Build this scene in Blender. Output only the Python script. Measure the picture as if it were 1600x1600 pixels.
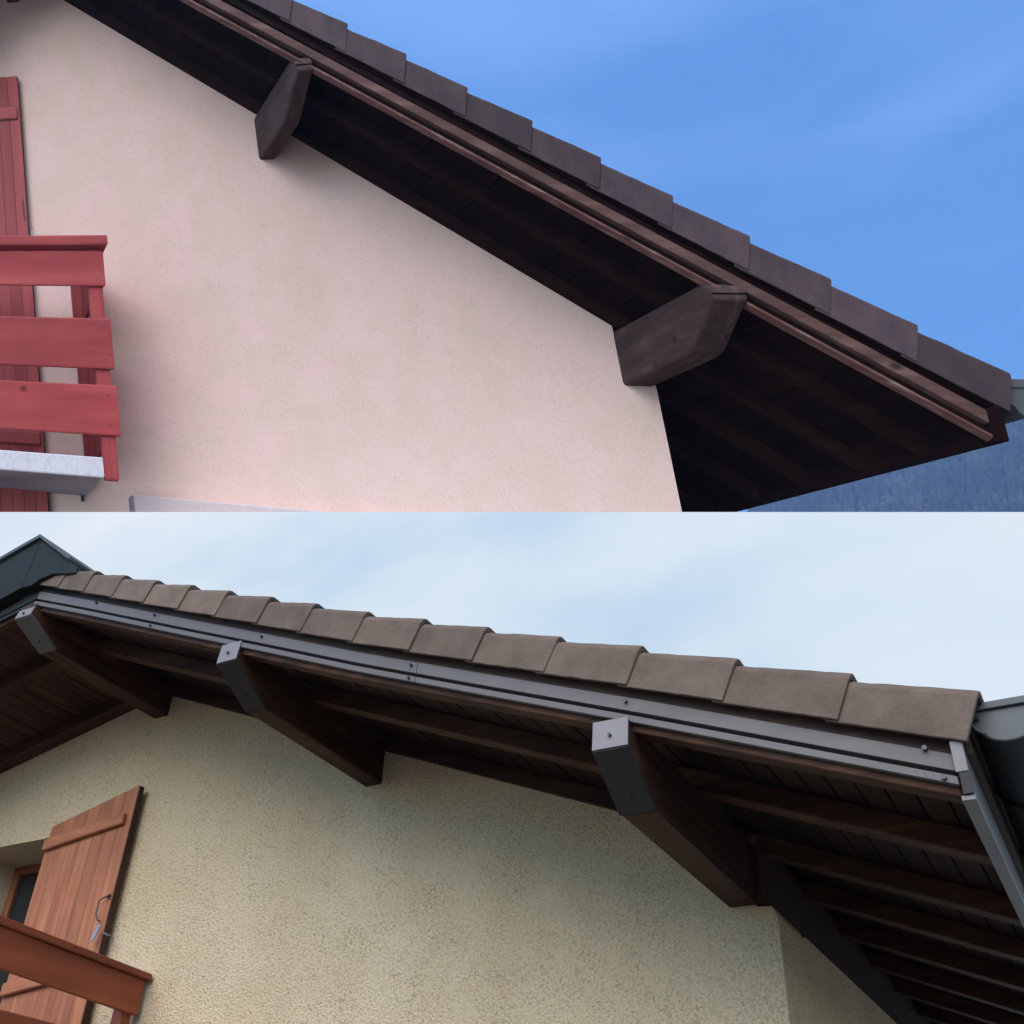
import bpy, bmesh, math, random
from mathutils import Vector, Matrix, noise
R = math.radians
random.seed(7)
for o in list(bpy.data.objects): bpy.data.objects.remove(o)
S = bpy.context.scene
COL = S.collection

# ------------------------------------------------------------------ camera
CAM = Vector((1.143, -4.404, 1.736))
RIGHT = Vector((0.88509537, 0.46436915, 0.0311043))
UP = Vector((0.25286454, -0.53591876, 0.80551264))
FWD = Vector((-0.3907246, 0.70509033, 0.5917617))
cam = bpy.data.cameras.new('camera'); co = bpy.data.objects.new('camera', cam); COL.objects.link(co)
m = Matrix((RIGHT, UP, -FWD)).transposed().to_4x4(); m.translation = CAM
co.matrix_world = m
cam.lens = 36 * 1663.26 / 1600; cam.sensor_width = 36; cam.clip_start = .05; cam.clip_end = 3000
S.camera = co
S.render.resolution_x = 1024; S.render.resolution_y = 1024

# ------------------------------------------------------------------ light
SUN_EL, SUN_AZ = R(42), R(173)          # azimuth: compass-like, from +Y clockwise
w = bpy.data.worlds.new('World'); S.world = w; w.use_nodes = True
nt = w.node_tree; nt.nodes.clear()
sky = nt.nodes.new('ShaderNodeTexSky'); sky.sky_type = 'NISHITA'; sky.sun_disc = False
sky.sun_elevation = SUN_EL; sky.sun_rotation = SUN_AZ; sky.air_density = 1.4; sky.dust_density = 0.0; sky.ozone_density = 6.0
bg = nt.nodes.new('ShaderNodeBackground'); bg.inputs[1].default_value = .085
wo = nt.nodes.new('ShaderNodeOutputWorld')
tc = nt.nodes.new('ShaderNodeTexCoord'); mp = nt.nodes.new('ShaderNodeMapping'); mp.inputs['Scale'].default_value = (1.2, 1.2, 7)
mp.inputs['Rotation'].default_value = (.25, .1, 0)
nz = nt.nodes.new('ShaderNodeTexNoise'); nz.inputs['Scale'].default_value = 1.6; nz.inputs['Detail'].default_value = 5
rr = nt.nodes.new('ShaderNodeMapRange'); rr.inputs[1].default_value = .48; rr.inputs[2].default_value = .78; rr.inputs[4].default_value = .13
mx = nt.nodes.new('ShaderNodeMix'); mx.data_type = 'RGBA'; mx.inputs[7].default_value = (4.2, 5.6, 8.5, 1)
nt.links.new(tc.outputs['Generated'], mp.inputs[0]); nt.links.new(mp.outputs[0], nz.inputs[0]); nt.links.new(nz.outputs[0], rr.inputs[0])
nt.links.new(rr.outputs[0], mx.inputs[0]); hsv = nt.nodes.new('ShaderNodeHueSaturation'); hsv.inputs['Saturation'].default_value = 1.18; nt.links.new(sky.outputs[0], hsv.inputs['Color']); nt.links.new(hsv.outputs[0], mx.inputs[6]); nt.links.new(mx.outputs[2], bg.inputs[0]); nt.links.new(bg.outputs[0], wo.inputs[0])
sl = bpy.data.lights.new('sun', 'SUN'); sl.energy = 1.7; sl.angle = R(62); sl.color = (1, .90, .80)
so = bpy.data.objects.new('sun', sl); COL.objects.link(so)
sd = Vector((math.sin(SUN_AZ) * math.cos(SUN_EL), math.cos(SUN_AZ) * math.cos(SUN_EL), math.sin(SUN_EL)))
so.rotation_euler = (-sd).to_track_quat('-Z', 'Y').to_euler()
so.location = (0, -10, 20)
S.view_settings.view_transform = 'Standard'; S.view_settings.look = 'None'
S.view_settings.exposure = 1.80; S.view_settings.gamma = 1; S.view_settings.use_curve_mapping = False
S.render.engine = 'CYCLES'

# ------------------------------------------------------------------ materials
def nodes(name, rough=.7, spec=.3, metal=0):
    mt = bpy.data.materials.new(name); mt.use_nodes = True
    t = mt.node_tree; b = t.nodes['Principled BSDF']
    b.inputs['Roughness'].default_value = rough; b.inputs['Specular IOR Level'].default_value = spec
    b.inputs['Metallic'].default_value = metal
    return mt, t, b
def N(t, kind, **kw):
    n = t.nodes.new(kind)
    for k, v in kw.items():
        if k in ('i',):
            for a, c in v.items(): n.inputs[a].default_value = c
        else: setattr(n, k, v)
    return n
def coords(t, scale, name='gc', rnd=True):
    a = N(t, 'ShaderNodeAttribute', attribute_name=name)
    src = a.outputs['Vector']
    if rnd:
        oi = N(t, 'ShaderNodeObjectInfo'); mu = N(t, 'ShaderNodeMath', operation='MULTIPLY', i={1: 37.0})
        ad = N(t, 'ShaderNodeVectorMath', operation='ADD'); t.links.new(oi.outputs['Random'], mu.inputs[0])
        t.links.new(src, ad.inputs[0]); t.links.new(mu.outputs[0], ad.inputs[1]); src = ad.outputs[0]
    mp = N(t, 'ShaderNodeMapping'); mp.inputs['Scale'].default_value = scale
    t.links.new(src, mp.inputs[0]); return mp.outputs[0]
def ramp(t, src, stops):
    r = N(t, 'ShaderNodeValToRGB'); e = r.color_ramp.elements
    while len(e) < len(stops): e.new(.5)
    for k, (p, c) in enumerate(stops): e[k].position = p; e[k].color = (*c, 1)
    t.links.new(src, r.inputs[0]); return r.outputs[0]
def mix(t, f, a, b, bt='MIX'):
    m = N(t, 'ShaderNodeMix', data_type='RGBA', blend_type=bt)
    if isinstance(f, (int, float)): m.inputs[0].default_value = f
    else: t.links.new(f, m.inputs[0])
    for s, v in ((6, a), (7, b)):
        if isinstance(v, tuple): m.inputs[s].default_value = (*v, 1)
        else: t.links.new(v, m.inputs[s])
    return m.outputs[2]
def bump(t, b, h, strength, dist):
    n = N(t, 'ShaderNodeBump', i={'Strength': strength, 'Distance': dist})
    t.links.new(h, n.inputs['Height']); t.links.new(n.outputs[0], b.inputs['Normal'])
def noise_(t, vec, sc, det=4, rough=.55):
    n = N(t, 'ShaderNodeTexNoise', i={'Scale': sc, 'Detail': det, 'Roughness': rough}); t.links.new(vec, n.inputs[0]); return n.outputs[0]

def wood(name, dark, mid, light, rough=.6, gs=1.0, knots=True, spec=.3, bd=.004, var=(.8, 1.2)):
    mt, t, b = nodes(name, rough, spec)
    v = coords(t, (2.2 * gs, 26 * gs, 26 * gs))
    n1 = noise_(t, v, 1.0, 6, .62)
    v2 = coords(t, (1.2, 3.2, 3.2)); n2 = noise_(t, v2, 1.6, 3)
    c = ramp(t, n1, [(.3, dark), (.52, mid), (.75, light)])
    c2 = mix(t, ramp(t, n2, [(.35, (0, 0, 0)), (.65, (1, 1, 1))]), c, mix(t, .5, c, dark))
    oi = N(t, 'ShaderNodeObjectInfo')
    hs = N(t, 'ShaderNodeHueSaturation'); mr = N(t, 'ShaderNodeMapRange', i={3: var[0], 4: var[1]})
    t.links.new(oi.outputs['Random'], mr.inputs[0]); t.links.new(mr.outputs[0], hs.inputs['Value'])
    t.links.new(c2, hs.inputs['Color']); out = hs.outputs[0]
    if knots:
        vk = coords(t, (3.0, 8.0, 8.0)); vo = N(t, 'ShaderNodeTexVoronoi', i={'Scale': 1.0}); t.links.new(vk, vo.inputs[0])
        out = mix(t, ramp(t, vo.outputs['Distance'], [(.04, (1, 1, 1)), (.12, (0, 0, 0))]), out, tuple(x * .45 for x in dark))
    t.links.new(out, b.inputs['Base Color'])
    bump(t, b, n1, .35, bd)
    return mt

def render_coat(name, base, alt, grain, strength, dist, pit_shade=.25, vscale=1.0, zs=1.0):
    mt, t, b = nodes(name, .95, .1)
    v = coords(t, (1, 1, zs), rnd=False)
    g = noise_(t, v, grain, 4, .65)
    g2 = N(t, 'ShaderNodeTexVoronoi', i={'Scale': grain * .8, 'Randomness': 1.0}); g2.feature = 'F1'; t.links.new(v, g2.inputs[0])
    hs = N(t, 'ShaderNodeMath', operation='MULTIPLY_ADD', i={1: -.45}); t.links.new(g2.outputs['Distance'], hs.inputs[0]); t.links.new(g, hs.inputs[2])
    big = noise_(t, v, 1.3 * vscale, 6, .6)
    c = mix(t, ramp(t, big, [(.35, (0, 0, 0)), (.65, (1, 1, 1))]), base, alt)
    pit = N(t, 'ShaderNodeMapRange', i={1: .0, 2: .34, 3: pit_shade, 4: 0.0}); t.links.new(hs.outputs[0], pit.inputs[0])  # hollows of the grain coloured darker: pit shade put into the base colour
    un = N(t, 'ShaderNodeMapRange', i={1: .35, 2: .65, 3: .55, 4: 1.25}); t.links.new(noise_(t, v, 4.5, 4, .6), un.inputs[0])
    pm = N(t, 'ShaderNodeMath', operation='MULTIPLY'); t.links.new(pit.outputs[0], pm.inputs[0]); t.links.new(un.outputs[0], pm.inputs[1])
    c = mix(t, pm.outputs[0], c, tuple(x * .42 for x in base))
    pt = N(t, 'ShaderNodeMapRange', i={1: .55, 2: .72, 3: 0, 4: .35}); t.links.new(noise_(t, v, 3.1 * vscale, 5, .7), pt.inputs[0])
    c = mix(t, pt.outputs[0], c, tuple(x * .80 for x in alt))
    t.links.new(c, b.inputs['Base Color'])
    bump(t, b, hs.outputs[0], strength, dist)
    return mt

def tile_mat(name, a, bcol, dark):
    mt, t, b = nodes(name, .85, .25)
    v = coords(t, (1, 1, 1)); n1 = noise_(t, v, 9, 5, .6); n2 = noise_(t, v, 160, 2, .6); n3 = noise_(t, v, 3.5, 3)
    c = mix(t, ramp(t, n1, [(.35, (0, 0, 0)), (.65, (1, 1, 1))]), a, bcol)
    c = mix(t, ramp(t, n3, [(.58, (0, 0, 0)), (.75, (.6, .6, .6))]), c, dark)
    c = mix(t, ramp(t, n2, [(.55, (0, 0, 0)), (.75, (.35, .35, .35))]), c, tuple(x * 1.5 for x in bcol))
    oi = N(t, 'ShaderNodeObjectInfo'); hs = N(t, 'ShaderNodeHueSaturation'); mr = N(t, 'ShaderNodeMapRange', i={3: .80, 4: 1.18})
    t.links.new(oi.outputs['Random'], mr.inputs[0]); t.links.new(mr.outputs[0], hs.inputs['Value']); t.links.new(c, hs.inputs['Color'])
    t.links.new(hs.outputs[0], b.inputs['Base Color'])
    n4 = noise_(t, v, 28, 5, .7); ad = N(t, 'ShaderNodeMath', operation='MULTIPLY_ADD', i={1: 2.2}); t.links.new(n4, ad.inputs[0]); t.links.new(n2, ad.inputs[2])
    bump(t, b, ad.outputs[0], .38, .004); return mt

def metal(name, col, rough=.38, spec=.5, metallic=0.0, dirt=.25):
    mt, t, b = nodes(name, rough, spec, metallic)
    v = coords(t, (1.5, 7, 7)); n1 = noise_(t, v, 1.5, 5, .6)
    c = mix(t, ramp(t, n1, [(.45, (0, 0, 0)), (.8, (dirt,) * 3)]), col, tuple(x * .55 for x in col))
    t.links.new(c, b.inputs['Base Color'])
    r = N(t, 'ShaderNodeMapRange', i={3: rough - .08, 4: rough + .14}); t.links.new(n1, r.inputs[0]); t.links.new(r.outputs[0], b.inputs['Roughness'])
    bump(t, b, n1, .12, .003)
    return mt

def plain(name, col, rough=.6, spec=.3, metallic=0):
    mt, t, b = nodes(name, rough, spec, metallic)
    v = coords(t, (1, 1, 1)); n = noise_(t, v, 30, 3)
    t.links.new(mix(t, n, tuple(x * .85 for x in col), tuple(min(1, x * 1.12) for x in col)), b.inputs['Base Color']); return mt

M = {}
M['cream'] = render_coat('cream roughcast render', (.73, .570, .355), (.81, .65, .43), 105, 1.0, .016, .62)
M['pink'] = render_coat('pink render', (.86, .60, .54), (.78, .57, .475), 85, .40, .008, .16, 2.2, zs=1.72)
M['beam'] = wood('dark stained beam', (.030, .014, .009), (.055, .024, .013), (.10, .042, .020))
M['beam_front'] = wood('brown stained rafter', (.028, .012, .008), (.060, .027, .015), (.12, .053, .028), spec=.12)
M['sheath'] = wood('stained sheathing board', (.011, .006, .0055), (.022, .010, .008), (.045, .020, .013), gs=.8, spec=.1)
M['purlin_old'] = wood('weathered purlin', (.030, .014, .012), (.060, .030, .026), (.12, .07, .062), rough=.75)
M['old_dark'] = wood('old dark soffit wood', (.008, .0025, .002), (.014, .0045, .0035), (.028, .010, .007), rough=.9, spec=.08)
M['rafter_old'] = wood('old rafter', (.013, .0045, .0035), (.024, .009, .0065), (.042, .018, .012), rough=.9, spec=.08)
M['barge_old'] = wood('weathered barge board', (.07, .030, .025), (.15, .072, .058), (.29, .17, .14), rough=.8)
M['mould_old'] = wood('weathered moulding', (.10, .035, .028), (.19, .08, .065), (.38, .24, .20), rough=.7)
M['shutter_new'] = wood('varnished shutter wood', (.24, .08, .038), (.38, .14, .062), (.50, .21, .09), rough=.55, gs=.7, var=(.93, 1.08))
M['rail_new'] = wood('red brown railing wood', (.16, .036, .016), (.23, .054, .022), (.31, .08, .03), rough=.45, gs=.6, knots=False)
M['red_old'] = wood('faded red painted wood', (.26, .034, .034), (.35, .050, .050), (.43, .085, .078), rough=.62, gs=.6, knots=True, bd=.009, spec=.2)
M['red_shut'] = wood('faded red shutter paint', (.32, .06, .055), (.40, .08, .07), (.48, .11, .10), rough=.6, gs=.4, knots=False)
M['tile_new'] = tile_mat('brown verge tile', (.105, .075, .055), (.142, .102, .076), (.068, .049, .037))
M['tile_old'] = tile_mat('old brown verge tile', (.058, .039, .046), (.088, .058, .062), (.030, .023, .028))
M['zinc'] = metal('grey coated sheet metal', (.090, .080, .074), .5, .4)
M['plate'] = metal('light grey coated plate', (.155, .140, .135), .5)
M['plate_dark'] = metal('dark brown plate', (.030, .026, .024), .6, .25)  # deep brown for the slanted plates and the trim's lower end
M['patina'] = metal('dark green grey gutter metal', (.016, .019, .018), .6, .15, .1)
M['patina_l'] = metal('grey green gutter metal', (.065, .072, .073), .45, .3, .1)
M['gutter_old'] = metal('old grey gutter metal', (.065, .075, .085), .5)
M['screw'] = plain('dark screw', (.02, .02, .025), .4, .5)
M['steel'] = plain('bare steel', (.28, .28, .28), .4, .5, .6)
M['concrete'] = render_coat('painted concrete slab', (.30, .27, .29), (.25, .22, .24), 55, .25, .006, .15)
M['slab_edge'] = render_coat('white slab edge', (.74, .70, .74), (.64, .61, .66), 45, .25, .006, .3)
M['awning'] = plain('pale awning box', (.66, .53, .52), .6)
mt, t, b = nodes('dark window glass', .08, .5); b.inputs['Base Color'].default_value = (.02, .022, .024, 1); M['glass'] = mt
M['curtain'] = plain('grey interior', (.10, .10, .11), .9)
M['frame'] = wood('orange window frame', (.16, .05, .02), (.26, .09, .035), (.35, .14, .06), rough=.5, knots=False)

# ------------------------------------------------------------------ house builder
class House:
    def __init__(s, T, name, label, cat, base):
        s.T = T
        s.root = bpy.data.objects.new(name, None); COL.objects.link(s.root)
        s.root.empty_display_size = .3
        s.rl = Vector(T(base)); s.root.location = s.rl
        s.root['label'] = label; s.root['category'] = cat
        s.loc = {s.root.name: s.rl.copy()}
    def group(s, name, base, parent=None):
        o = bpy.data.objects.new(name, None); COL.objects.link(o); p = parent or s.root
        l = Vector(s.T(base)); o.parent = p; o.location = l - s.loc[p.name]; s.loc[o.name] = l
        o.empty_display_size = .1
        return o
    def part(s, name, vf, mat, parent=None, ax='x', bevel=0, label=None, smooth=False, seg=1, kind=None):
        vs, fs = vf
        bm = bmesh.new()
        bv = [bm.verts.new(v) for v in vs]
        for f in fs:
            try: bm.faces.new([bv[i] for i in f])
            except ValueError: pass
        bmesh.ops.recalc_face_normals(bm, faces=bm.faces[:])
        if bevel:
            es = [e for e in bm.edges if len(e.link_faces) == 2 and e.calc_face_angle(0) > .6]
            bmesh.ops.bevel(bm, geom=es, offset=bevel, segments=seg, affect='EDGES', profile=.5, clamp_overlap=True)
        lay = bm.verts.layers.float_vector.new('gc')
        for v in bm.verts:
            x, y, z = v.co
            v[lay] = (x, y, z) if ax == 'x' else ((y, x, z) if ax == 'y' else (z, x, y))
            v.co = Vector(s.T(v.co))
        c = Vector((0, 0, 0))
        for v in bm.verts: c += v.co
        c /= len(bm.verts)
        for v in bm.verts: v.co -= c
        bmesh.ops.recalc_face_normals(bm, faces=bm.faces[:])
        me = bpy.data.meshes.new(name); bm.to_mesh(me); bm.free(); me.materials.append(mat)
        if smooth:
            for p in me.polygons: p.use_smooth = True
        p = parent or s.root
        o = bpy.data.objects.new(name, me); COL.objects.link(o); o.parent = p
        o.location = c - s.loc[p.name]; s.loc[o.name] = c
        if label: o['label'] = label
        if kind: o['kind'] = kind
        return o
    def twin(s, src, house_pos_from, house_pos_to, parent=None):      # a copy of a part, moved by a house-space offset
        o = src.copy(); COL.objects.link(o)
        d = Vector(s.T(house_pos_to)) - Vector(s.T(house_pos_from))
        c = s.loc[src.name] + d; p = parent or src.parent; o.parent = p
        o.location = c - s.loc[p.name]; s.loc[o.name] = c
        return o

HEX = [(0, 1, 3, 2), (4, 6, 7, 5), (0, 4, 5, 1), (2, 3, 7, 6), (0, 2, 6, 4), (1, 5, 7, 3)]
def box(x0, x1, y0, y1, z0, z1):
    return [(x, y, z) for x in (x0, x1) for y in (y0, y1) for z in (z0, z1)], HEX
def hexa(f):   # f(i,j,k) -> corner
    return [f(i, j, k) for i in (0, 1) for j in (0, 1) for k in (0, 1)], HEX
def prism(poly, a, bq, axis):
    n = len(poly); vs = []
    for d in (a, bq):
        for u, v in poly:
            vs.append((u, d, v) if axis == 'y' else ((d, u, v) if axis == 'x' else (u, v, d)))
    fs = [tuple(range(n)), tuple(range(2 * n - 1, n - 1, -1))] + [(i, (i + 1) % n, n + (i + 1) % n, n + i) for i in range(n)]
    return vs, fs
def sweep(stations, prof, closed=True):
    """stations: list of functions prof_point -> (x,y,z)"""
    n = len(prof); vs = []; fs = []
    for st in stations: vs += [st(p) for p in prof]
    for k in range(len(stations) - 1):
        for i in range(n):
            j = (i + 1) % n
            fs.append((k * n + i, k * n + j, (k + 1) * n + j, (k + 1) * n + i))
    fs.append(tuple(range(n))); fs.append(tuple(range(len(vs) - 1, len(vs) - n - 1, -1)))
    return vs, fs
def tube(pts, r, n=6):
    vs, fs = [], []
    P = [Vector(p) for p in pts]
    for k, p in enumerate(P):
        d = (P[min(k + 1, len(P) - 1)] - P[max(k - 1, 0)]).normalized()
        a = d.orthogonal().normalized(); c = d.cross(a)
        vs += [tuple(p + r * (math.cos(2 * math.pi * i / n) * a + math.sin(2 * math.pi * i / n) * c)) for i in range(n)]
    for k in range(len(P) - 1):
        for i in range(n): fs.append((k * n + i, k * n + (i + 1) % n, (k + 1) * n + (i + 1) % n, (k + 1) * n + i))
    fs.append(tuple(range(n))); fs.append(tuple(range(len(vs) - 1, len(vs) - n - 1, -1)))
    return vs, fs
def screw(x, y, z, r=.009, d=(0, -1, 0)):
    D = Vector(d).normalized(); p = Vector((x, y, z))
    return tube([p - D * .004, p + D * .006, p + D * .009], r, 8)

TP = .396
def interp(tab, x):
    if x <= tab[0][0]: return tab[0][1]
    for (a, u), (c, v) in zip(tab, tab[1:]):
        if x <= c: return u + (v - u) * (x - a) / (c - a)
    return tab[-1][1]

def rake_piece(x0, x1, prof, yv, zb, n=10):
    """prof of (dy, dh); swept down the rake between x0 and x1"""
    st = []
    for k in range(n + 1):
        x = x0 + (x1 - x0) * k / n
        st.append(lambda p, x=x: (x, yv(x) + p[0], zb(x) + p[1]))
    return sweep(st, prof)

def tile_vf(xa, xb, prof_top, yv, zb, t=.018, back=.30, r=.03, kick=.012, rise=.022, low=.006):
    """verge tile: face plus rounded top; xb is the lower (overlapping) end. ends square to the slope."""
    out = [(0, 0), (0, prof_top * .5), (0, prof_top - r), (r * .12, prof_top - r * .6), (r * .4, prof_top - r * .2), (r, prof_top), (back, prof_top)]
    inn = [(back, prof_top - t), (r, prof_top - t), (t, prof_top - r), (t, prof_top * .5), (t, 0)]
    pr = out + inn; sd = random.uniform(0, 99)
    def st(x, f):
        def g(p):
            jx = p[1] * TP                       # ends perpendicular to the slope
            h = p[1] / prof_top
            q = Vector((x * 23 + sd, p[0] * 40, p[1] * 30)); e = .0016
            return (x + jx + e * noise.noise(q), yv(x) + p[0] - kick * f + e * noise.noise(q + Vector((9, 0, 0))),
                    zb(x) - TP * jx + p[1] + (rise * h + low * (1 - h)) * (f - .5) + e * 1.6 * noise.noise(q + Vector((0, 7, 0))))
        return g
    n = 9
    return sweep([st(xa + (xb - xa) * k / n, k / n) for k in range(n)] + [st(xb - .004, .98), st(xb, .93)], pr)

def planks(h, xs, zf, y0, y1, hb, th, mat, name='plank', slope=-TP):
    L = []
    for xa, xb in xs:
        dz = random.uniform(-.002, .002); ys = y0 if y0 is not None else yv(xa) + .08
        vs, fs = hexa(lambda i, j, k: ((xa, xb)[i], (ys, y1)[j], zf((xa, xb)[i]) + hb + dz + k * th))
        L.append(h.part(name, (vs, fs), mat, roof_of[h], ax='y', bevel=.003))
    return L
roof_of = {}

# ================================================================== LOWER HOUSE (after): cream roughcast, sheet metal clad verge
def T_low(q): return (q[0], q[1], q[2] + 3.0)
hb = House(T_low, 'house', 'cream roughcast house with grey metal clad verge and brown tiles under the pale sky', 'house', (-3.4, 1.2, -3.0))
XR = -3.79                                        # ridge
def zr(x): return -TP * x if x >= XR else -TP * XR + .225 * (x - XR)
YB = 5.2; XL = -7.2
sag = [(-3.9, .062), (-3.3, .055), (-2.5, .035), (-1.9, .022), (-1.3, .006), (-.7, .003), (0, .002), (.95, -.009)]
def yv(x): return -1.345 - .0575 * max(x, XR)
def zt(x): return (zr(x) + .385 + interp(sag, x)) if x >= XR else (zr(XR) + .385 + .062 + .235 * (x - XR))
# walls: gable with window opening
wt = .265
top = [(XL, zr(XL) + wt), (XR, zr(XR) + wt), (-1.2, zr(-1.2) + wt), (-.2, zr(-.2) + wt), (-.14, .20), (-.082, .045), (-.02, .04), (-.0, .0)]
WX0, WX1, WZ0, WZ1 = -5.17, -4.44, -1.35, .925
def gable(h, tops, z0, y0, y1, hole, mat, name='wall'):
    """gable wall as a thick slab split round a rectangular hole"""
    vs, fs = [], []
    xs = sorted(set([p[0] for p in tops] + ([hole[0], hole[1]] if hole else [])))
    def zt_(x): return interp(tops, x)
    def quad(xa, xb, za0, za1, zb0, zb1):
        k = len(vs)
        for y in (y0, y1):
            vs.extend([(xa, y, za0), (xb, y, zb0), (xb, y, zb1), (xa, y, za1)])
        fs.extend([(k, k + 1, k + 2, k + 3), (k + 7, k + 6, k + 5, k + 4)])
        return k
    for xa, xb in zip(xs, xs[1:]):
        xm = (xa + xb) / 2
        if hole and hole[0] < xm < hole[1]:
            k = quad(xa, xb, z0, hole[2], z0, hole[2]); fs.append((k + 3, k + 2, k + 6, k + 7)); 
            k = quad(xa, xb, hole[3], zt_(xa), hole[3], zt_(xb)); fs.append((k, k + 4, k + 5, k + 1)); fs.append((k + 3, k + 2, k + 6, k + 7))
        else:
            k = quad(xa, xb, z0, zt_(xa), z0, zt_(xb)); fs.append((k + 3, k + 2, k + 6, k + 7))
    if hole:
        for x in (hole[0], hole[1]):
            k = len(vs); vs.extend([(x, y0, hole[2]), (x, y0, hole[3]), (x, y1, hole[3]), (x, y1, hole[2])]); fs.append((k, k + 1, k + 2, k + 3))
    for x in (xs[0], xs[-1]):
        k = len(vs); vs.extend([(x, y0, z0), (x, y0, zt_(x)), (x, y1, zt_(x)), (x, y1, z0)]); fs.append((k, k + 1, k + 2, k + 3))
    o = h.part(name, (vs, fs), mat)
    me = o.data; bm = bmesh.new(); bm.from_mesh(me); bmesh.ops.remove_doubles(bm, verts=bm.verts[:], dist=1e-4)
    bmesh.ops.recalc_face_normals(bm, faces=bm.faces[:]); bm.to_mesh(me); bm.free()
    return o
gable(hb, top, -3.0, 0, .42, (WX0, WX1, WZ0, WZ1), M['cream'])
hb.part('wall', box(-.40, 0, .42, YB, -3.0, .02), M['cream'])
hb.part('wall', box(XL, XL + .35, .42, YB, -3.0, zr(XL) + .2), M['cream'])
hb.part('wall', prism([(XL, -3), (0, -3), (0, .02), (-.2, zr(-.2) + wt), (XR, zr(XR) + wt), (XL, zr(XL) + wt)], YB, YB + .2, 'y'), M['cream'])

roof = hb.group('roof', (XR, 0, zr(XR) + .4)); roof_of[hb] = roof
# verge tiles, junctions measured along the verge
junc = [-3.83, -3.56, -3.314, -3.051, -2.776, -2.497, -2.217, -1.925, -1.643, -1.336, -1.03, -.723, -.407, -.08, .255, .606, .946]
for i, (a, b_) in enumerate(zip(junc, junc[1:])):
    hgt = .135 + .03 * (i / 16)
    o = hb.part('verge_tile', tile_vf(a - .04, b_, hgt + .004, yv, zt, kick=.010 + random.uniform(-.003, .003), rise=.030 + random.uniform(-.006, .004)), M['tile_new'], roof, bevel=.0035, seg=2)
jl = [XR - .02 - .3 * k for k in range(12)]
for a, b_ in zip(jl[1:], jl):
    if a < XL: break
    hb.part('verge_tile', rake_piece(a - .012, b_, [(-.02, 0), (-.02, .17), (.3, .17), (.3, .15), (0, .15), (0, 0)], yv, zt, 2), M['tile_new'], roof, bevel=.003)
# roof surface: courses of flat tiles seen only from above
vs, fs = [], []
nrow = 16
for k in range(nrow):
    xa, xb = XR + (.98 - XR) * k / nrow, XR + (.98 - XR) * (k + 1) / nrow + .02
    n = len(vs)
    for (x, dz) in ((xa, .50), (xb, .53)):
        for y in (-1.0, YB + .4): vs += [(x, y, zr(x) + dz), (x, y, zr(x) + dz - .03)]
    fs += [(n, n + 2, n + 6, n + 4), (n + 1, n + 5, n + 7, n + 3), (n + 4, n + 6, n + 7, n + 5), (n, n + 4, n + 5, n + 1), (n + 2, n + 3, n + 7, n + 6)]
hb.part('roof_covering', (vs, fs), M['tile_new'], roof, kind='stuff')
hb.part('roof_covering', hexa(lambda i, j, k: ((XL, XR)[i], (-1.0, YB + .4)[j], zr((XL, XR)[i]) + .47 + .05 * k)), M['tile_new'], roof)
hb.part('dark_verge_fill', rake_piece(XR, .93, [(.045, -.06), (.045, .11), (.30, .11), (.30, -.06)], yv, zt), M['beam'], roof)  # added dark filler: stops sky showing under the tiles, stands for the shaded gap
# grey metal cladding of the barge board
def trim(xa, xb):
    hb.part('verge_trim', rake_piece(xa, xb, [(.026, -.030), (.022, -.082), (.052, -.084), (.052, -.096), (.016, -.099), (.014, -.124), (.030, -.127), (.032, -.106), (.076, -.102), (.070, -.036)], yv, zt), M['zinc'], roof, bevel=.0015)
for xa, xb in ((XR + .02, -2.666), (-2.664, -1.002), (-1.0, .90)): trim(xa, xb)
hb.part('verge_trim', rake_piece(XL, XR + .018, [(.026, -.030), (.022, -.082), (.052, -.084), (.052, -.096), (.016, -.099), (.014, -.124), (.030, -.127), (.070, -.096), (.070, -.036)], yv, zt), M['patina'], roof, bevel=.0015, label='dark metal verge trim on the far slope')
hb.part('barge_board', rake_piece(XR, .90, [(.034, -.152), (.034, -.108), (.078, -.104), (.078, -.02), (.10, -.02), (.10, -.152)], yv, zt), M['beam_front'], roof, bevel=.003)
hb.part('barge_board', rake_piece(XL, XR, [(.033, -.152), (.033, -.02), (.072, -.02), (.072, -.152)], yv, zt), M['beam_front'], roof, bevel=.003)
for x, dh in ((-2.69, -.045), (-2.69, -.112), (-1.9, -.05), (-1.03, -.05), (-1.03, -.110), (-.095, -.05), (.83, -.03), (.865, -.112), (-3.2, -.04)):
    big = 1.3 if x > .8 else 1
    hb.part('screw', screw(x, yv(x) + (.020 if dh > -.09 else .013), zt(x) + dh, .0058 * big), M['screw'], roof)
for x, l in ((.795, .010), (.818, .014), (.838, .006)):                      # faint strokes on the lower strip near the corner
    yy = yv(x) + .0125
    hb.part('mark', tube([(x, yy, zt(x) - .104), (x + .002, yy, zt(x) - .104 - l)], .0009, 4), M['screw'], roof)
# sheathing boards, running parallel to the purlins
wp = .094
xs = []; x = XR + .01
while x < .90: xs.append((x, min(x + wp - .005, .903))); x += wp
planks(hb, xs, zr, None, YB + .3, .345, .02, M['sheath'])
for o, (xa, xb) in zip(list(roof.children)[-len(xs):], xs): pass
xs = []; x = XR - .01
while x > XL: xs.append((x - wp + .006, x)); x -= wp
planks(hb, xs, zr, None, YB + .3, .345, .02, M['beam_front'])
# filler between barge board and boards near the eave where the verge runs further out
hb.part('soffit_board', rake_piece(XR, .9, [(.072, -.06), (.072, -.04), (.30, -.04), (.30, -.06)], yv, lambda x: zr(x) + .39), M['sheath'], roof)
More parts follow.
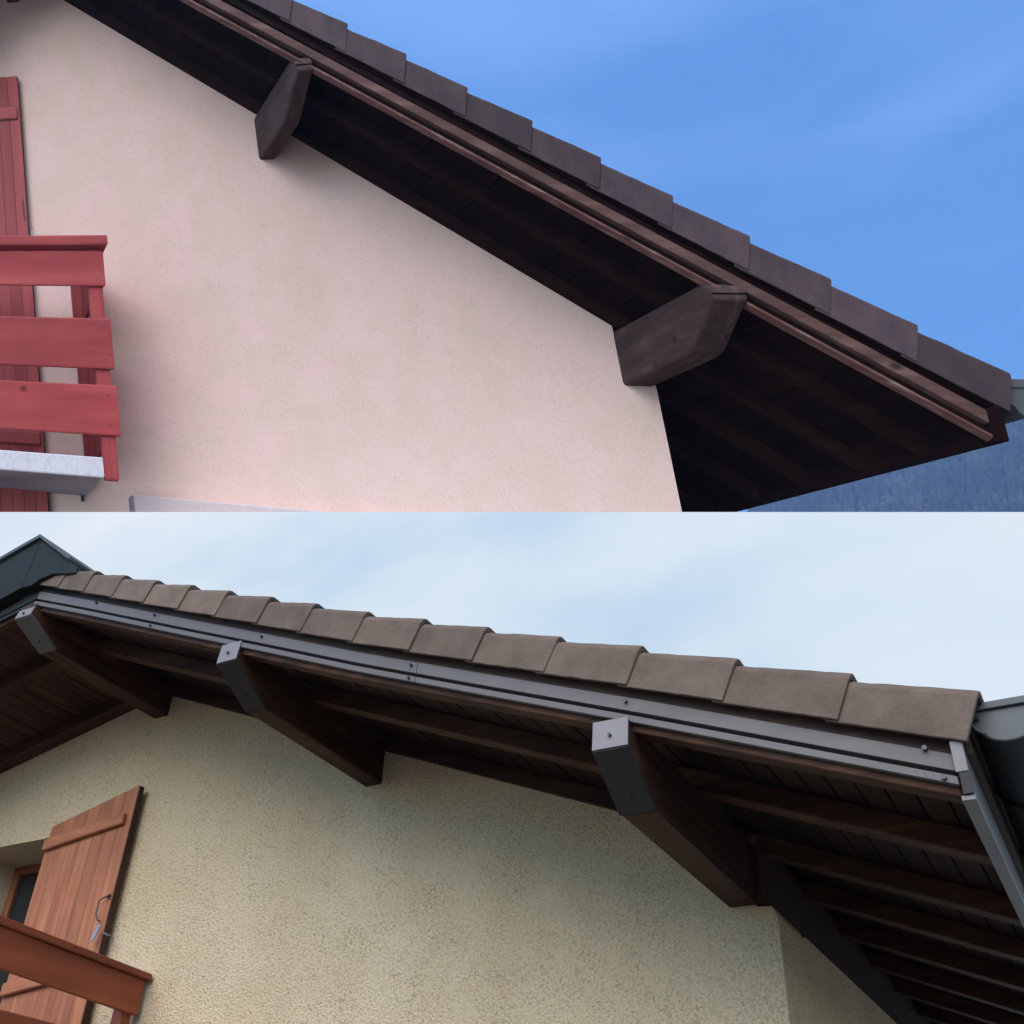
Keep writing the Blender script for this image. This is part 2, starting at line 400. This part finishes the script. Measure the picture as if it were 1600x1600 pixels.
# rafters
def rafter(h, x0, x1, ya, yb, hb0, hb1, mat, zf, par):
    n = 6; st = []
    for k in range(n + 1):
        x = x0 + (x1 - x0) * k / n
        st.append(lambda p, x=x: (x, p[0], zf(x) + p[1]))
    return h.part('rafter', sweep(st, [(ya, hb0), (yb, hb0), (yb, hb1), (ya, hb1)]), mat, par, bevel=.004)
for ya, yb in ((-.69, -.59), (.07, .17), (.74, .84), (1.42, 1.52), (2.1, 2.2), (2.77, 2.87), (3.44, 3.54), (4.1, 4.2), (4.8, 4.9)):
    rafter(hb, XR + .03 if ya < 0 else -.38, .895, ya, yb, .262, .344, M['beam_front'], zr, roof)
rafter(hb, XR + .03, -.2, -.035, -.002, .262, .344, M['beam_front'], zr, roof)
rafter(hb, XL, XR - .03, -.70, -.60, .255, .344, M['beam_front'], zr, roof)
rafter(hb, XL, XR - .03, -.10, -.002, .255, .344, M['beam_front'], zr, roof)
# purlins with slanted end cut and their metal caps
def purlin(h, x0, x1, yf, yc, zb, zl, ztop, yback, mat, slant=.0):
    return h.part('purlin', prism([(yf, zl), (yf + slant, ztop), (yback, ztop), (yback, zb), (yc, zb)], x0, x1, 'x'), mat, ax='y', bevel=.006)
purlin(hb, -.2, -.08, -1.355, -1.125, .052, .2, .305, YB, M['beam_front'], .012)
purlin(hb, -2.125, -2.02, -1.222, -.972, .88, 1.018, 1.12, .02, M['beam_front'], .012)
purlin(hb, -3.83, -3.715, -1.145, -.915, 1.60, 1.715, 1.80, .02, M['beam_front'], .012)
def caps(x0, x1, yf, yc, zb, zl, ztop, dark, lab):
    e = .004; x0 -= e; x1 += e
    hb.part('end_plate', [(x, y, z) for x in (x0, x1) for y, z in ((yf - .006, zl - .002), (yf + .006, ztop), (yf + .009, ztop), (yf - .001, zl - .002))] and
            prism([(yf - .008, zl - .002), (yf + .004, ztop), (yf + .009, ztop), (yf - .002, zl - .002)], x0, x1, 'x'), M['plate'], ax='y', label='light grey ' + lab)
    d = Vector((yc - yf, zb - zl)).normalized(); n = Vector((d.y, -d.x)) * .005
    a = Vector((yf - .004, zl - .004)); b2 = Vector((yc - .01, zb + .004))
    hb.part('end_plate', prism([tuple(a + n), tuple(b2 + n), tuple(b2 - n * .2), tuple(a - n * .2)], x0, x1, 'x'), dark, ax='y', label='dark ' + lab)
    for k, x in ((0, x1),):
        hb.part('plate_lip', prism([tuple(a + n), tuple(b2 + n), tuple(b2 - n * 2.5), tuple(a - n * 2.5)], x - .0005, x + .0015, 'x'), dark, ax='y')
    xm = (x0 + x1) / 2
    hb.part('screw', screw(xm, yf - .004, (zl + ztop) / 2 - .008, .0062), M['screw'])
    c = a.lerp(b2, .68) + n
    hb.part('screw', screw(xm, c.x, c.y, .007, (0, n.x, n.y)), M['screw'])
caps(-.2, -.08, -1.355, -1.125, .052, .2, .303, M['plate_dark'], 'plate on the end of the lowest purlin')
caps(-2.125, -2.02, -1.222, -.972, .88, 1.018, 1.115, M['plate_dark'], 'plate on the end of the middle purlin')
caps(-3.83, -3.715, -1.145, -.915, 1.60, 1.715, 1.77, M['zinc'], 'plate on the end of the ridge purlin')
# frieze closing the gap above the side wall
hb.part('frieze_board', box(-.078, -.055, .003, YB, .056, .34), M['beam'], ax='y')
# eave: fascia, metal trim, gutter
hb.part('fascia', box(.902, .925, -1.375, YB + .3, -.135, .02), M['beam_front'], ax='y', bevel=.002)
hb.part('eave_trim', box(.898, .934, -1.385, YB + .3, -.150, -.136), M['plate'], ax='y', bevel=.001)
hb.part('eave_trim', box(.926, .932, -1.385, YB + .3, -.135, .03), M['zinc'], ax='y', bevel=.001)
hb.part('eave_trim', box(.899, .932, -1.395, -1.385, -.072, .018), M['plate'], ax='z', bevel=.001, label='light grey folded end of the eave trim')
hb.part('eave_trim', box(.906, .932, -1.393, -1.385, -.135, -.073), M['plate_dark'], ax='z', bevel=.001, label='dark lower end of the eave trim')
hb.part('drip_flashing', box(.900, .985, -1.33, YB + .3, .095, .105), M['patina'], ax='y')
hb.part('drip_flashing', box(.934, .950, -1.33, YB + .3, .0, .095), M['beam'], ax='y')
def gutter(h, cx, cz, r, y0, y1, mat, capmat, tilt=0):
    pts = []
    nn = 30
    for k in range(nn + 1):
        a = math.pi + math.pi * k / nn
        pts.append((cx + r * math.cos(a), cz + r * math.sin(a)))
    inner = [(cx + (r - .004) * math.cos(math.pi + math.pi * k / nn), cz + (r - .004) * math.sin(math.pi + math.pi * k / nn)) for k in range(nn, -1, -1)]
    g = h.group('gutter', (cx, y0, cz))
    h.part('gutter_channel', prism(pts + inner, y0, y1, 'y'), mat, g, ax='y')
    h.part('end_cap', prism([(cx + (r - .006) * math.cos(math.pi + math.pi * k / nn), cz + (r - .006) * math.sin(math.pi + math.pi * k / nn)) for k in range(nn + 1)], y0 + .008, y0 + .011, 'y'), capmat, g)
    h.part('rim', tube([(cx + (r + .002) * math.cos(math.pi + math.pi * k / 20), y0, cz + (r + .002) * math.sin(math.pi + math.pi * k / 20)) for k in range(21)], .006, 8), capmat, g, smooth=True)
    h.part('rim', box(cx - r - .004, cx + r + .01, y0 - .004, y0 + .014, cz - .002, cz + .02), capmat, g, bevel=.002)
    h.part('bead', tube([(cx + r + .004, y0, cz), (cx + r + .004, y1, cz)], .010, 8), mat, g, smooth=True)
    for y in [y0 + .55 + .65 * k for k in range(int((y1 - y0 - .6) / .65) + 1)]:
        h.part('bracket', tube([(cx + (r + .006) * math.cos(math.pi + math.pi * k / 10), y, cz + (r + .006) * math.sin(math.pi + math.pi * k / 10)) for k in range(11)], .007, 6), mat, g)
    return g
gutter(hb, 1.056, .125, .100, -1.33, YB + .3, M['patina'], M['patina_l'])
# ridge end
RC = [(-3.862, 1.925), (-3.84, 2.262), (-3.51, 2.012), (-3.440, 1.955), (-3.427, 1.907), (-3.500, 1.921), (-3.62, 1.953), (-3.72, 1.945), (-3.79, 1.915)]
hb.part('ridge_cap', prism(RC, -1.160, -1.10, 'y'), M['patina'], ax='z', bevel=.004, label='dark ridge end cap')
hb.part('ridge_cap', prism([(-3.95, 1.90), (-3.84, 2.258), (-3.51, 2.008), (-3.445, 1.95), (-3.43, 1.80)], -1.098, -.75, 'y'), M['patina'], ax='z', bevel=.004, label='dark ridge end cap')
hb.part('ridge_rib', prism([(-3.84, 2.284), (-3.495, 2.026), (-3.50, 2.006), (-3.84, 2.262)], -1.18, -.75, 'y'), M['patina_l'], bevel=.002)
hb.part('verge_cover', prism([(-3.842, 2.262), (-3.864, 1.925), (XL, 1.925 + .235 * (XL + 3.86)), (XL, 2.262 + .25 * (XL + 3.827))], -1.160, -.8, 'y'), M['patina'], bevel=.001, label='dark metal verge cover on the far slope')
hb.part('ridge_rib', prism([(-3.842, 2.284), (-3.842, 2.256), (XL, 2.256 + .25 * (XL + 3.827)), (XL, 2.284 + .25 * (XL + 3.827))], -1.18, -.8, 'y'), M['patina_l'], bevel=.002)
# window behind the shutter
win = hb.group('window', (-4.8, .40, -.2))
fr = .055
hb.part('frame', box(WX0, WX0 + fr, .34, .40, WZ0, WZ1), M['frame'], win, ax='z', bevel=.004)
hb.part('frame', box(WX1 - fr, WX1, .34, .40, WZ0, WZ1), M['frame'], win, ax='z', bevel=.004)
hb.part('frame', box(WX0 + fr, WX1 - fr, .34, .40, WZ1 - fr, WZ1), M['frame'], win, bevel=.004)
hb.part('frame', box(WX0 + fr, WX1 - fr, .34, .40, WZ0, WZ0 + fr), M['frame'], win, bevel=.004)
hb.part('pane', box(WX0 + fr, WX1 - fr, .365, .375, WZ0 + fr, WZ1 - fr), M['glass'], win)
hb.part('curtain', box(WX0 + fr, WX1 - fr, .39, .40, WZ0 + fr, WZ1 - fr), M['curtain'], win)
# shutter, swung open against the wall
def shutter(h, xa, xb, n, ztl, ztr, zb, bars, mat, darkedge, gap=.0015, bv=.0022):
    g = h.group('shutter', (xa, -.06, zb))
    wd = (xb - xa) / n
    for k in range(n):
        x0, x1 = xa + wd * k, xa + wd * (k + 1) - gap
        f = lambda x: ztl + (ztr - ztl) * (x - xa) / (xb - xa)
        h.part('plank', hexa(lambda i, j, k2: ((x0, x1)[i], (-.078, -.038)[j], zb if k2 == 0 else f((x0, x1)[i]))), mat, g, ax='z', bevel=bv)
    h.part('edge_shade', box(xb - .001, xb + .004, -.076, -.040, zb, ztr - .005), darkedge, g, ax='z')  # shadow along the shutter's free edge, put in as a dark strip
    h.part('backing', box(xa + .01, xb - .01, -.045, -.041, zb + .01, min(ztl, ztr) - .02), darkedge, g, ax='z')
    for (x0, x1, z0, z1, hh) in bars:
        h.part('batten', hexa(lambda i, j, k2: ((x0, x1)[i], (-.108, -.078)[j], (z0, z1)[i] + hh * k2)), mat, g, bevel=.006)
    return g
sg = shutter(hb, -4.391, -3.722, 7, .955, 1.118, -1.15, [(-4.39, -3.765, .800, .880, .066), (-4.385, -3.765, -.02, .05, .07), (-4.385, -3.765, -.98, -.93, .07)], M['shutter_new'], M['beam'])
hb.part('latch', tube([(-3.735, -.085, .47), (-3.745, -.095, .462), (-3.772, -.1, .452), (-3.79, -.1, .44), (-3.785, -.105, .37), (-3.768, -.1, .335), (-3.755, -.09, .33)], .0045, 6), M['screw'], sg)
hb.part('latch', tube([(-3.735, -.082, .475), (-3.735, -.095, .452)], .006, 6), M['screw'], sg)
hb.part('shutter_stop', hexa(lambda i, j, k: ((-3.722, -3.695)[i] + (.035 * k - .04), (-.125, -.118)[j], .215 + .085 * k)), M['steel'], bevel=.001)
hb.part('shutter_stop', tube([(-3.70, -.11, .262), (-3.675, -.09, .25), (-3.655, -.07, .243), (-3.645, -.065, .225), (-3.655, -.065, .21)], .004, 6), M['steel'])
# balcony
def zy(z, k=-.035): return lambda y: z + k * y
bal = hb.group('balcony', (-4.4, -.5, -1.0))
def side_board(h, g, x0, x1, ya, yb, z0, z1, k, mat, name='board'):
    return h.part(name, hexa(lambda i, j, q: ((x0, x1)[i], (ya, yb)[j], (z0, z1)[q] + k * (ya, yb)[j])), mat, g, ax='y', bevel=.006)
side_board(hb, bal, -3.46, -3.345, -1.18, -.012, .002, .036, -.038, M['rail_new'], 'handrail')
side_board(hb, bal, -3.392, -3.37, -1.13, -.03, -.172, .003, -.038, M['rail_new'])
side_board(hb, bal, -3.392, -3.37, -1.13, -.03, -.445, -.295, -.0, M['rail_new'])
side_board(hb, bal, -3.392, -3.37, -1.13, -.03, -.70, -.55, -.0, M['rail_new'])
for y in (-.09, -1.09):
    hb.part('post', box(-3.46, -3.393, y - .035, y + .035, -1.05, .0), M['rail_new'], bal, ax='z', bevel=.004)
for z0, z1 in ((-.172, -.01), (-.445, -.29), (-.70, -.55)):
    hb.part('board', box(-6.0, -3.40, -1.155, -1.132, z0, z1), M['rail_new'], bal, bevel=.005)
hb.part('handrail', box(-6.0, -3.462, -1.21, -1.10, .045, .078), M['rail_new'], bal, bevel=.006)
hb.part('slab', box(-6.0, -3.462, -1.13, -.002, -1.22, -1.08), M['concrete'], bal, bevel=.01)

# ================================================================== UPPER HOUSE (before): pinkish render, weathered wood
K = 18.6; HAZE = .00035
TA = Vector(((1026 - 800) / 1663.26, -(607.5 - 800) / 1663.26, 1.0))      # right, up, forward
def vp(x, y, s):
    v = Vector(((x - 800.), -(y - 800.), 1663.26)) * s; return v.normalized()
AX, AY, AZ = vp(-4100, 400, -1) / 5.25, vp(-200, 1150, 1) / 9.85, vp(-460, -6600, 1) / 3.04
def T_up(q):
    v = K * (TA + AX * q[0] + AY * q[1] + AZ * q[2])
    return tuple(CAM + RIGHT * v.x + UP * v.y + FWD * v.z)
ha = House(T_up, 'house', 'pink rendered house with bare weathered verge and dark wooden soffit under the blue sky', 'house', (-3.4, 1.0, -2.6))
XLA, YBA = -5.3, 3.0
def yva(x): return -1.35
def zra(x): return -TP * x if x >= XR else -TP * XR + TP * (x - XR)
def zta(x): return zra(x) + .208
topa = [(XLA, zra(XLA) + .127), (XR, zra(XR) + .127), (-1.9, zra(-1.9) + .127), (-.165, zra(-.165) + .127), (-.16, .15), (-.012, .03), (.0, .0)]
# right edge of the render slightly uneven
gable(ha, topa, -2.6, 0, .35, None, M['pink'])
ha.part('wall', box(-.35, 0, .35, YBA, -2.6, .03), M['pink'])
ha.part('wall', box(XLA, XLA + .3, .35, YBA, -2.6, .6), M['pink'])
roofa = ha.group('roof', (XR, 0, zra(XR) + .3)); roof_of[ha] = roofa
x = .930; js = [x]
ha.part('dark_verge_fill', rake_piece(XR, .90, [(.035, .0), (.035, .08), (.30, .08), (.30, .0)], yva, zta, 4), M['old_dark'], roofa)  # added filler, coloured dark for the shaded gap under the tiles
while x > XR: x -= .3025; js.append(x)
for b_, a in zip(js, js[1:]):
    ha.part('verge_tile', tile_vf(a - .05, b_, .106, yva, lambda x: zta(x) + .0, t=.014, r=.010, kick=.014 + random.uniform(-.003, .004), rise=.022 + random.uniform(-.004, .003)), M['tile_old'], roofa, bevel=.002)
ha.part('roof_covering', hexa(lambda i, j, k: ((XR, .93)[i], (-1.05, YBA + .2)[j], zra((XR, .93)[i]) + .25 + .03 * k)), M['tile_old'], roofa)
ha.part('roof_covering', hexa(lambda i, j, k: ((XLA, XR)[i], (-1.35, YBA + .2)[j], zra((XLA, XR)[i]) + .18 + .1 * k)), M['tile_old'], roofa)
def za0(x): return zra(x)
def zab(x): return zra(x) - .034 * min(1, max(0, (.85 - x) / 3.4))
ha.part('barge_board', rake_piece(XR, .862, [(.03, .157), (.03, .190), (.09, .190), (.09, .157)], yva, zab, 4), M['barge_old'], roofa, bevel=.003)
ha.part('dark_strip', rake_piece(XR, .862, [(.085, .127), (.085, .157), (.12, .157), (.12, .127)], yva, zab, 4), M['old_dark'], roofa)  # dark strip filling the groove above the moulding
ha.part('dark_strip', rake_piece(XR, .862, [(.075, .190), (.075, .26), (.12, .26), (.12, .190)], yva, zab, 4), M['old_dark'], roofa)  # dark strip stands in for the tiles' shadow above the barge board
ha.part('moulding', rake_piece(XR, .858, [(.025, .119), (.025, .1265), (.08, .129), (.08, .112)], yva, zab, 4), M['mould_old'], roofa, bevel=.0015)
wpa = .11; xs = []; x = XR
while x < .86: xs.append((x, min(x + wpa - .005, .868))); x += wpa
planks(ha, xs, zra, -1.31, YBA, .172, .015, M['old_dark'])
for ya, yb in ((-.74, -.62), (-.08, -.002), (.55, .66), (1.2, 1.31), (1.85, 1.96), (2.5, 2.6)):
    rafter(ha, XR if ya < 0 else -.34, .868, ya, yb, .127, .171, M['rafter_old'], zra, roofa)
ha.part('fascia', box(.868, .895, -1.37, YBA, -.232, -.145), M['old_dark'], ax='y', bevel=.004)
def chunky(h, x0, x1, yf, yc, zb, zl, ztop, yback, mat):
    c = .018
    return h.part('purlin', prism([(yf, zl), (yf + .02, ztop - .02), (yf + .12, ztop), (yback, ztop), (yback, zb), (yc + .1, zb), (yc, zb + .008)], x0, x1, 'x'), mat, ax='y', bevel=.014, seg=3)
chunky(ha, -.165, -.01, -1.375, -.99, .006, .118, .175, .3, M['purlin_old'])
chunky(ha, -2.085, -1.98, -1.33, -.86, .773, .872, .935, .02, M['purlin_old'])
chunky(ha, -3.85, -3.74, -1.35, -.75, 1.48, 1.57, 1.63, .02, M['purlin_old'])
for (x0, x1, yf, z0) in ((-.168, -.007, -1.376, .133), (-2.088, -1.977, -1.331, .89)):
    ha.part('crack', box(x0 + .004, x1 - .004, yf - .001, yf + .02, z0, z0 + .003), M['old_dark'])
ha.part('frieze_board', box(-.012, .012, .36, YBA, .0, .16), M['old_dark'], ax='y')
gutter(ha, 1.035, -.088, .072, -1.30, YBA, M['gutter_old'], M['gutter_old'])
# shutter
sa = shutter(ha, -4.60, -3.812, 9, 1.143, 1.146, -1.0, [(-4.59, -3.842, .962, .962, .048), (-4.59, -3.842, -.31, -.31, .048)], M['red_shut'], M['old_dark'], .003, .004)
ha.part('latch', tube([(-3.846, -.09, .63), (-3.850, -.1, .62), (-3.850, -.1, .585), (-3.842, -.1, .555), (-3.838, -.09, .55)], .0035, 6), M['screw'], sa)
ha.part('shutter_stop', box(-3.800, -3.785, -.12, -.1, .475, .50), M['steel'], bevel=.002)
ha.part('shutter_stop', tube([(-3.783, -.01, .49), (-3.783, -.12, .485), (-3.785, -.12, .515)], .004, 6), M['steel'])
# balcony
bb = ha.group('balcony', (-4.3, -.6, -.48))
for z0, z1, xe in ((.166, .296, -3.413), (-.120, .052, -3.402), (-.343, -.176, -3.400)):
    ha.part('board', box(-5.6, xe, -1.135, -1.10, z0, min(z1, .289)), M['red_old'], bb, bevel=.005)
    ha.part('board', box(-3.445, -3.42, -1.06, -.03, z0 + .0, z1), M['red_old'], bb, ax='y', bevel=.004)
for z in (.19, .26, -.09, .02, -.31, -.21):
    ha.part('nail', tube([(-3.465, -1.134, z), (-3.465, -1.138, z)], .0045, 6), M['screw'], bb)
ha.part('handrail', box(-5.6, -3.383, -1.20, -1.0, .303, .337), M['red_old'], bb, bevel=.005)
ha.part('handrail', box(-3.49, -3.383, -.998, -.01, .303, .337), M['red_old'], bb, ax='y', bevel=.005)
ha.part('post', box(-3.523, -3.431, -1.099, -1.01, -.485, .302), M['red_old'], bb, ax='z', bevel=.005)
ha.part('post', box(-3.523, -3.446, -.12, -.04, -.415, .302), M['red_old'], bb, ax='z', bevel=.005)
ha.part('slab', box(-5.6, -3.53, -1.05, -.001, -.474, -.416), M['concrete'], bb, bevel=.004)
ha.part('slab_edge', box(-5.6, -3.528, -1.10, -1.051, -.480, -.415), M['slab_edge'], bb, bevel=.004)
ha.part('drain_stub', tube([(-3.56, -.05, -.475), (-3.56, -.05, -.497)], .012, 8), M['screw'], bb)
# awning box below
ab = ha.group('awning', (-2.5, -.07, -.5))
ha.part('box', box(-3.215, -1.2, -.14, -.001, -.56, -.462), M['awning'], ab, bevel=.006)
ha.part('end_plate', box(-3.228, -3.2155, -.15, -.001, -.56, -.468), M['concrete'], ab)

# ================================================================== GROUND, SKY BANK, MOUNTAIN
def setting(name, vs, fs, mat, smooth=False, kind='structure'):
    me = bpy.data.meshes.new(name); me.from_pydata(vs, [], fs); me.materials.append(mat); me.update()
    if smooth:
        for p in me.polygons: p.use_smooth = True
    o = bpy.data.objects.new(name, me); COL.objects.link(o); o['kind'] = kind; return o
mt, t, b = nodes('gravel ground', .95, .1)  # unseen gravel ground, its grey-brown chosen for the light it bounces up
tc = N(t, 'ShaderNodeTexCoord'); n = noise_(t, tc.outputs['Object'], .8, 6); n2 = noise_(t, tc.outputs['Object'], 14, 4)
c = mix(t, n, (.12, .115, .10), (.18, .165, .145)); c = mix(t, n2, c, (.14, .13, .11)); t.links.new(c, b.inputs['Base Color']); bump(t, b, n2, .5, .03)
setting('ground', [(-1290, -690, 0), (1290, -690, 0), (1290, 1340, 0), (-1290, 1340, 0)], [(0, 1, 2, 3)], mt)

# bank of pale cloud that stands behind the lower house; its upper edge is straight and level with the camera's own axis
mt = bpy.data.materials.new('pale cloudy sky'); mt.use_nodes = True; t = mt.node_tree; t.nodes.clear()
tc = N(t, 'ShaderNodeTexCoord'); mp = N(t, 'ShaderNodeMapping'); mp.inputs['Scale'].default_value = (.10, .10, .22)
t.links.new(tc.outputs['Object'], mp.inputs[0])
n = noise_(t, mp.outputs[0], 1.4, 5, .5)
c = ramp(t, n, [(.30, (.80, .86, .95)), (.50, (.68, .79, .91)), (.68, (.47, .65, .84))])
em = N(t, 'ShaderNodeEmission', i={'Strength': .285}); ou = N(t, 'ShaderNodeOutputMaterial')
t.links.new(c, em.inputs[0]); t.links.new(em.outputs[0], ou.inputs[0])
P0, P1 = Vector((-30, 5.62, 0)), Vector((22, 5.9, 0))
def edge_z(p): # height where the camera's horizontal axis plane cuts above p
    return CAM.z - (UP.x * (p.x - CAM.x) + UP.y * (p.y - CAM.y)) / UP.z
vs = []
dn = Vector((P1.y - P0.y, -(P1.x - P0.x), 0)).normalized() * -.15
for p in (P0, P1, P1 + dn, P0 + dn):
    vs += [(p.x, p.y, .0), (p.x, p.y, edge_z(p) if (p == P0 or p == P1) else edge_z(p) - .02)]
setting('cloudy_sky', vs, [(0, 2, 3, 1), (2, 4, 5, 3), (4, 6, 7, 5), (6, 0, 1, 7), (1, 3, 5, 7), (0, 6, 4, 2)], mt)

# mountain behind the upper house
def pix_dir(px, py):
    return (RIGHT * ((px - 800) / 1663.26) - UP * ((py - 800) / 1663.26) + FWD).normalized()
mt, t, b = nodes('forest mountain', .95, .05)
tc = N(t, 'ShaderNodeTexCoord'); n = noise_(t, tc.outputs['Object'], .022, 6, .65); n2 = noise_(t, tc.outputs['Object'], .12, 4, .6)
c = ramp(t, n, [(.42, (.010, .020, .024)), (.55, (.028, .038, .042)), (.72, (.11, .10, .12))]); c = mix(t, n2, c, (.03, .05, .06)); t.links.new(c, b.inputs['Base Color'])
M['forest'] = mt
NX, NY = 90, 36
vs, fs = [], []
d0 = pix_dir(1500, 650); az0 = math.atan2(d0.x, d0.y); el0 = math.atan2(d0.z, math.hypot(d0.x, d0.y))
HT = []
for i in range(NX):
    az = az0 + R(-55 + 110 * i / (NX - 1)); u = (az - az0) / R(40)
    el = el0 - R(.4) - R(7) * max(0, -u - .18) ** 1.2 * 3 - R(6) * max(0, u - .5) ** 2 + R(1.0) * noise.noise(Vector((az * 9, 3, 0)))
    crest = 1100 * math.tan(el)
    for j in range(NY):
        f = j / (NY - 1); r = 420 + 680 * f
        z = CAM.z + crest * (f ** 1.25) + 26 * noise.noise(Vector((az * 14, f * 6, 1))) * math.sin(math.pi * min(f, 1))
        if j == 0: z = -2
        vs.append((CAM.x + r * math.sin(az), CAM.y + r * math.cos(az), z))
    # back side
for i in range(NX - 1):
    for j in range(NY - 1):
        a = i * NY + j; fs.append((a, a + 1, a + NY + 1, a + NY))
mtn = setting('mountain', vs, fs, M['forest'], True)
# forest canopy on its slope: rough clumps joined as one mass
rv, rf = [], []
rng = random.Random(3)
def vat(i, j): return Vector(vs[int(i) * NY + int(j)])
for k in range(9000):
    i = rng.uniform(NX * .36, NX * .66); j = rng.uniform(NY * .35, NY - 1.01)
    i0, j0 = int(i), int(j); fi, fj = i - i0, j - j0
    p = vat(i0, j0).lerp(vat(i0 + 1, j0), fi).lerp(vat(i0, j0 + 1).lerp(vat(i0 + 1, j0 + 1), fi), fj)
    s = rng.uniform(5, 11); n = len(rv); hh = s * rng.uniform(1.2, 2.3); q = rng.uniform(0, 6)
    for lv, (zz, rr) in enumerate(((-.3, .7), (.3, 1.0), (.7, .6))):
        for a in range(6):
            an = q + a * math.pi / 3 + lv * .5; r2 = s * rr * rng.uniform(.65, 1.1) * .6
            rv.append((p.x + r2 * math.cos(an), p.y + r2 * math.sin(an), p.z + hh * zz))
    rv.append((p.x, p.y, p.z + hh))
    for lv in range(2):
        for a in range(6):
            rf.append((n + lv * 6 + a, n + lv * 6 + (a + 1) % 6, n + lv * 6 + 6 + (a + 1) % 6, n + lv * 6 + 6 + a))
    for a in range(6): rf.append((n + 12 + a, n + 12 + (a + 1) % 6, n + 18))
o = setting('forest', rv, rf, M['forest'], True, 'stuff'); o['label'] = 'distant blue grey forest on the mountain slope behind the upper eave'; o['category'] = 'forest'

# air between the houses and the far slope
vs, fs = box(-1300, 1300, -700, 1350, -3, 1050)
hz = bpy.data.materials.new('haze'); hz.use_nodes = True; t = hz.node_tree; t.nodes.clear()
pv = N(t, 'ShaderNodeVolumePrincipled', i={'Density': HAZE, 'Anisotropy': .2}); pv.inputs['Color'].default_value = (.38, .56, 1.0, 1)
ou = N(t, 'ShaderNodeOutputMaterial'); t.links.new(pv.outputs[0], ou.inputs['Volume'])
o = setting('haze', vs, fs, hz, False, 'stuff')
